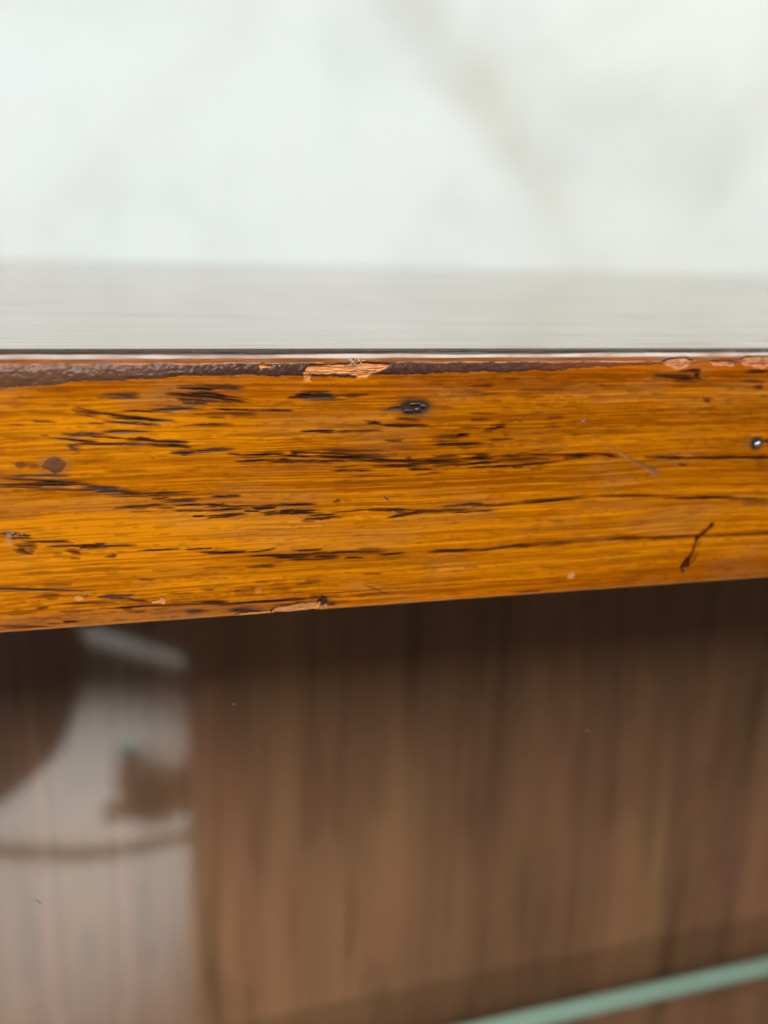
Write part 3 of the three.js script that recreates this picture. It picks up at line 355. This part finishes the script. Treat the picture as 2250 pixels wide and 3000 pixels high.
// glass door under the rail, with dust on it
{
  const glass = new THREE.MeshPhysicalMaterial({ color: new THREE.Color(0.97, 0.985, 0.975), roughness: 0.05, transmission: 1, thickness: 0, ior: 1.85 });
  const door = part('glass_door', box(X0 + 0.02, X1 - 0.02, -0.86, -0.036, -0.014, -0.010), glass);
  const dust = new THREE.MeshStandardMaterial({ color: new THREE.Color(0.36, 0.30, 0.25), roughness: 0.9 }), lint = new THREE.MeshStandardMaterial({ color: new THREE.Color(0.16, 0.12, 0.09), roughness: 0.9 });
  for (const [x, y, r, m] of [[0.0246, -0.0689, 0.00022, dust], [0.1012, -0.0832, 0.00026, dust], [0.0705, -0.0925, 0.0001, dust], [0.043, -0.11, 0.00009, dust]]) { const o = part('dust_speck', lump(r, r, r * 0.6, 0.8, 801, 12), m, door); o.position.set(x - 0.15, TOP + y, 0.1901); }
  const l = part('lint', lump(0.0009, 0.00013, 0.0001, 0.4, 805, 12), lint, door); l.position.set(-0.0132 - 0.15, TOP - 0.1064, 0.1901); l.rotation.z = -0.8;
}
// glass shelf against the back panel
{
  const body = new THREE.MeshPhysicalMaterial({ color: new THREE.Color(0.94, 0.95, 0.92), roughness: 0.02, transmission: 1, thickness: 0, ior: 1.5 });
  const ground = new THREE.MeshPhysicalMaterial({ color: new THREE.Color(0.62, 0.84, 0.66), roughness: 0.35 });
  const shelf = part('glass_shelf', box(X0 + 0.02, X1 - 0.02, SHELF_Y - 0.008, SHELF_Y, PZ + 0.0005, SHELF_Z), body);
  shelf.userData.label = 'clear glass shelf with pale green front edge';
  const g = new RoundedBoxGeometry(X1 - X0 - 0.041, 0.0068, 0.003, 3, 0.0012).rotateX(-0.4).translate((X0 + X1) / 2 - 0.15, TOP + SHELF_Y - 0.0042, SHELF_Z + 0.2 + 0.0008);
  part('polished_edge', g, ground, shelf);
  const pivot = new THREE.Vector3(0.11, TOP + SHELF_Y, 0); shelf.position.copy(pivot).sub(pivot.clone().applyAxisAngle(new THREE.Vector3(0, 0, 1), 0.03)); shelf.rotation.z = 0.03;
}

// ---------- what the glass door mirrors, on the floor behind the viewer ----------
const matte = (r, g, b, k = 0.7) => new THREE.MeshStandardMaterial({ color: new THREE.Color(r, g, b), roughness: k });
{
  const w = group('added_blocker', 0.85, 0, 0.68);  // added to darken the mirror image and block window light from the right
  tag(w, 'added dark brown wardrobe mirrored dimly across the glass door', 'blocker');
  const dark = matte(0.010, 0.005, 0.004, 0.9), x0 = 0.081;
  mesh('blocker_body', new THREE.BoxGeometry(1.6, 1.5, 0.12).translate(x0 + 0.8 - 0.85, 0.75, 0), dark, w);
  for (let k = 0; k < 3; k++) { const dr = mesh('blocker_leaf', new RoundedBoxGeometry(0.52, 0.82, 0.018, 2, 0.004).translate(x0 + 0.27 + 0.53 * k - 0.85, 1.06, -0.07), dark, w); mesh('blocker_knob', new THREE.SphereGeometry(0.014, 16, 10).translate(x0 + 0.48 + 0.53 * k - 0.85, 1.0, -0.09), matte(0.2, 0.16, 0.1, 0.4), dr); }
  for (let k = 0; k < 2; k++) mesh('blocker_base', new RoundedBoxGeometry(1.58, 0.285, 0.018, 2, 0.004).translate(x0 + 0.8 - 0.85, 0.185 + 0.3 * k, -0.07), matte(0.06, 0.034, 0.02, 0.85), w);
}
{
  const c = group('tub_chair', -0.296, 0, 1.0);
  tag(c, 'dark rounded tub chair mirrored at the left of the glass door', 'chair');
  const pts = [[0, 0.282], [0.15, 0.284], [0.225, 0.302], [0.262, 0.337], [0.280, 0.392], [0.284, 0.482], [0.284, 0.782], [0.27, 0.787], [0.262, 0.592], [0.24, 0.462], [0.17, 0.432], [0, 0.432]].map(([x, y]) => new THREE.Vector2(x, y));
  const fab = matte(0.17, 0.16, 0.175, 0.85);
  mesh('shell', new THREE.LatheGeometry(pts, 48), fab, c);
  mesh('pedestal', new THREE.CylinderGeometry(0.03, 0.04, 0.29, 20).translate(-0.05, 0.145, 0), fab, c);
  mesh('foot', new THREE.CylinderGeometry(0.12, 0.14, 0.02, 32).translate(-0.05, 0.01, 0), fab, c);
}
{
  const b = group('leaning_batten', 1.0, 0, 1.02);
  tag(b, 'pale wooden batten leaning across, mirrored below the left end of the rail', 'batten');
  const A = new THREE.Vector3(-1.035, 0.430, 0), B = new THREE.Vector3(-0.075, 0.02, 0), dir = B.clone().sub(A);
  const g = new RoundedBoxGeometry(0.034, dir.length(), 0.034, 3, 0.006); const m = mesh('shaft', g, matte(0.5, 0.48, 0.44, 0.7), b);
  m.position.copy(A).add(B).multiplyScalar(0.5); m.quaternion.setFromUnitVectors(new THREE.Vector3(0, 1, 0), dir.normalize());
  mesh('rubber_tip', new THREE.SphereGeometry(0.02, 16, 10).translate(-0.075, 0.02, 0), matte(0.03, 0.03, 0.03), b);
}
{
  const s = group('brown_pouch', 0.080, 0, 1.36);
  tag(s, 'small dark brown pouch with a blue knot mirrored in the glass door', 'pouch');
  mesh('bag', lump(0.066, 0.047, 0.05, 0.5, 900, 32).translate(0.004, 0.042, 0), matte(0.035, 0.025, 0.018), s);
  mesh('blue_knot', lump(0.02, 0.024, 0.02, 0.5, 905, 18).translate(-0.040, 0.092, 0), matte(0.06, 0.15, 0.18), s);
  mesh('pale_tag', lump(0.018, 0.022, 0.012, 0.4, 907, 18).translate(0.020, 0.072, -0.04), matte(0.22, 0.2, 0.17), s);
}
{
  const c = new THREE.CatmullRomCurve3([[-0.5, 1.36], [-0.30, 1.29], [-0.156, 1.262], [-0.007, 1.222], [0.148, 1.245], [0.30, 1.30], [0.5, 1.42]].map(([x, z]) => new THREE.Vector3(x, 0, z)));
  const g = mesh('floor_cable', new THREE.TubeGeometry(c, 60, 0.011, 10), matte(0.17, 0.155, 0.135)); g.position.y = 0.011;
  tag(g, 'thin brown cable curving over the pale floor, mirrored low in the glass', 'cable');
}

renderer.render(scene, camera);
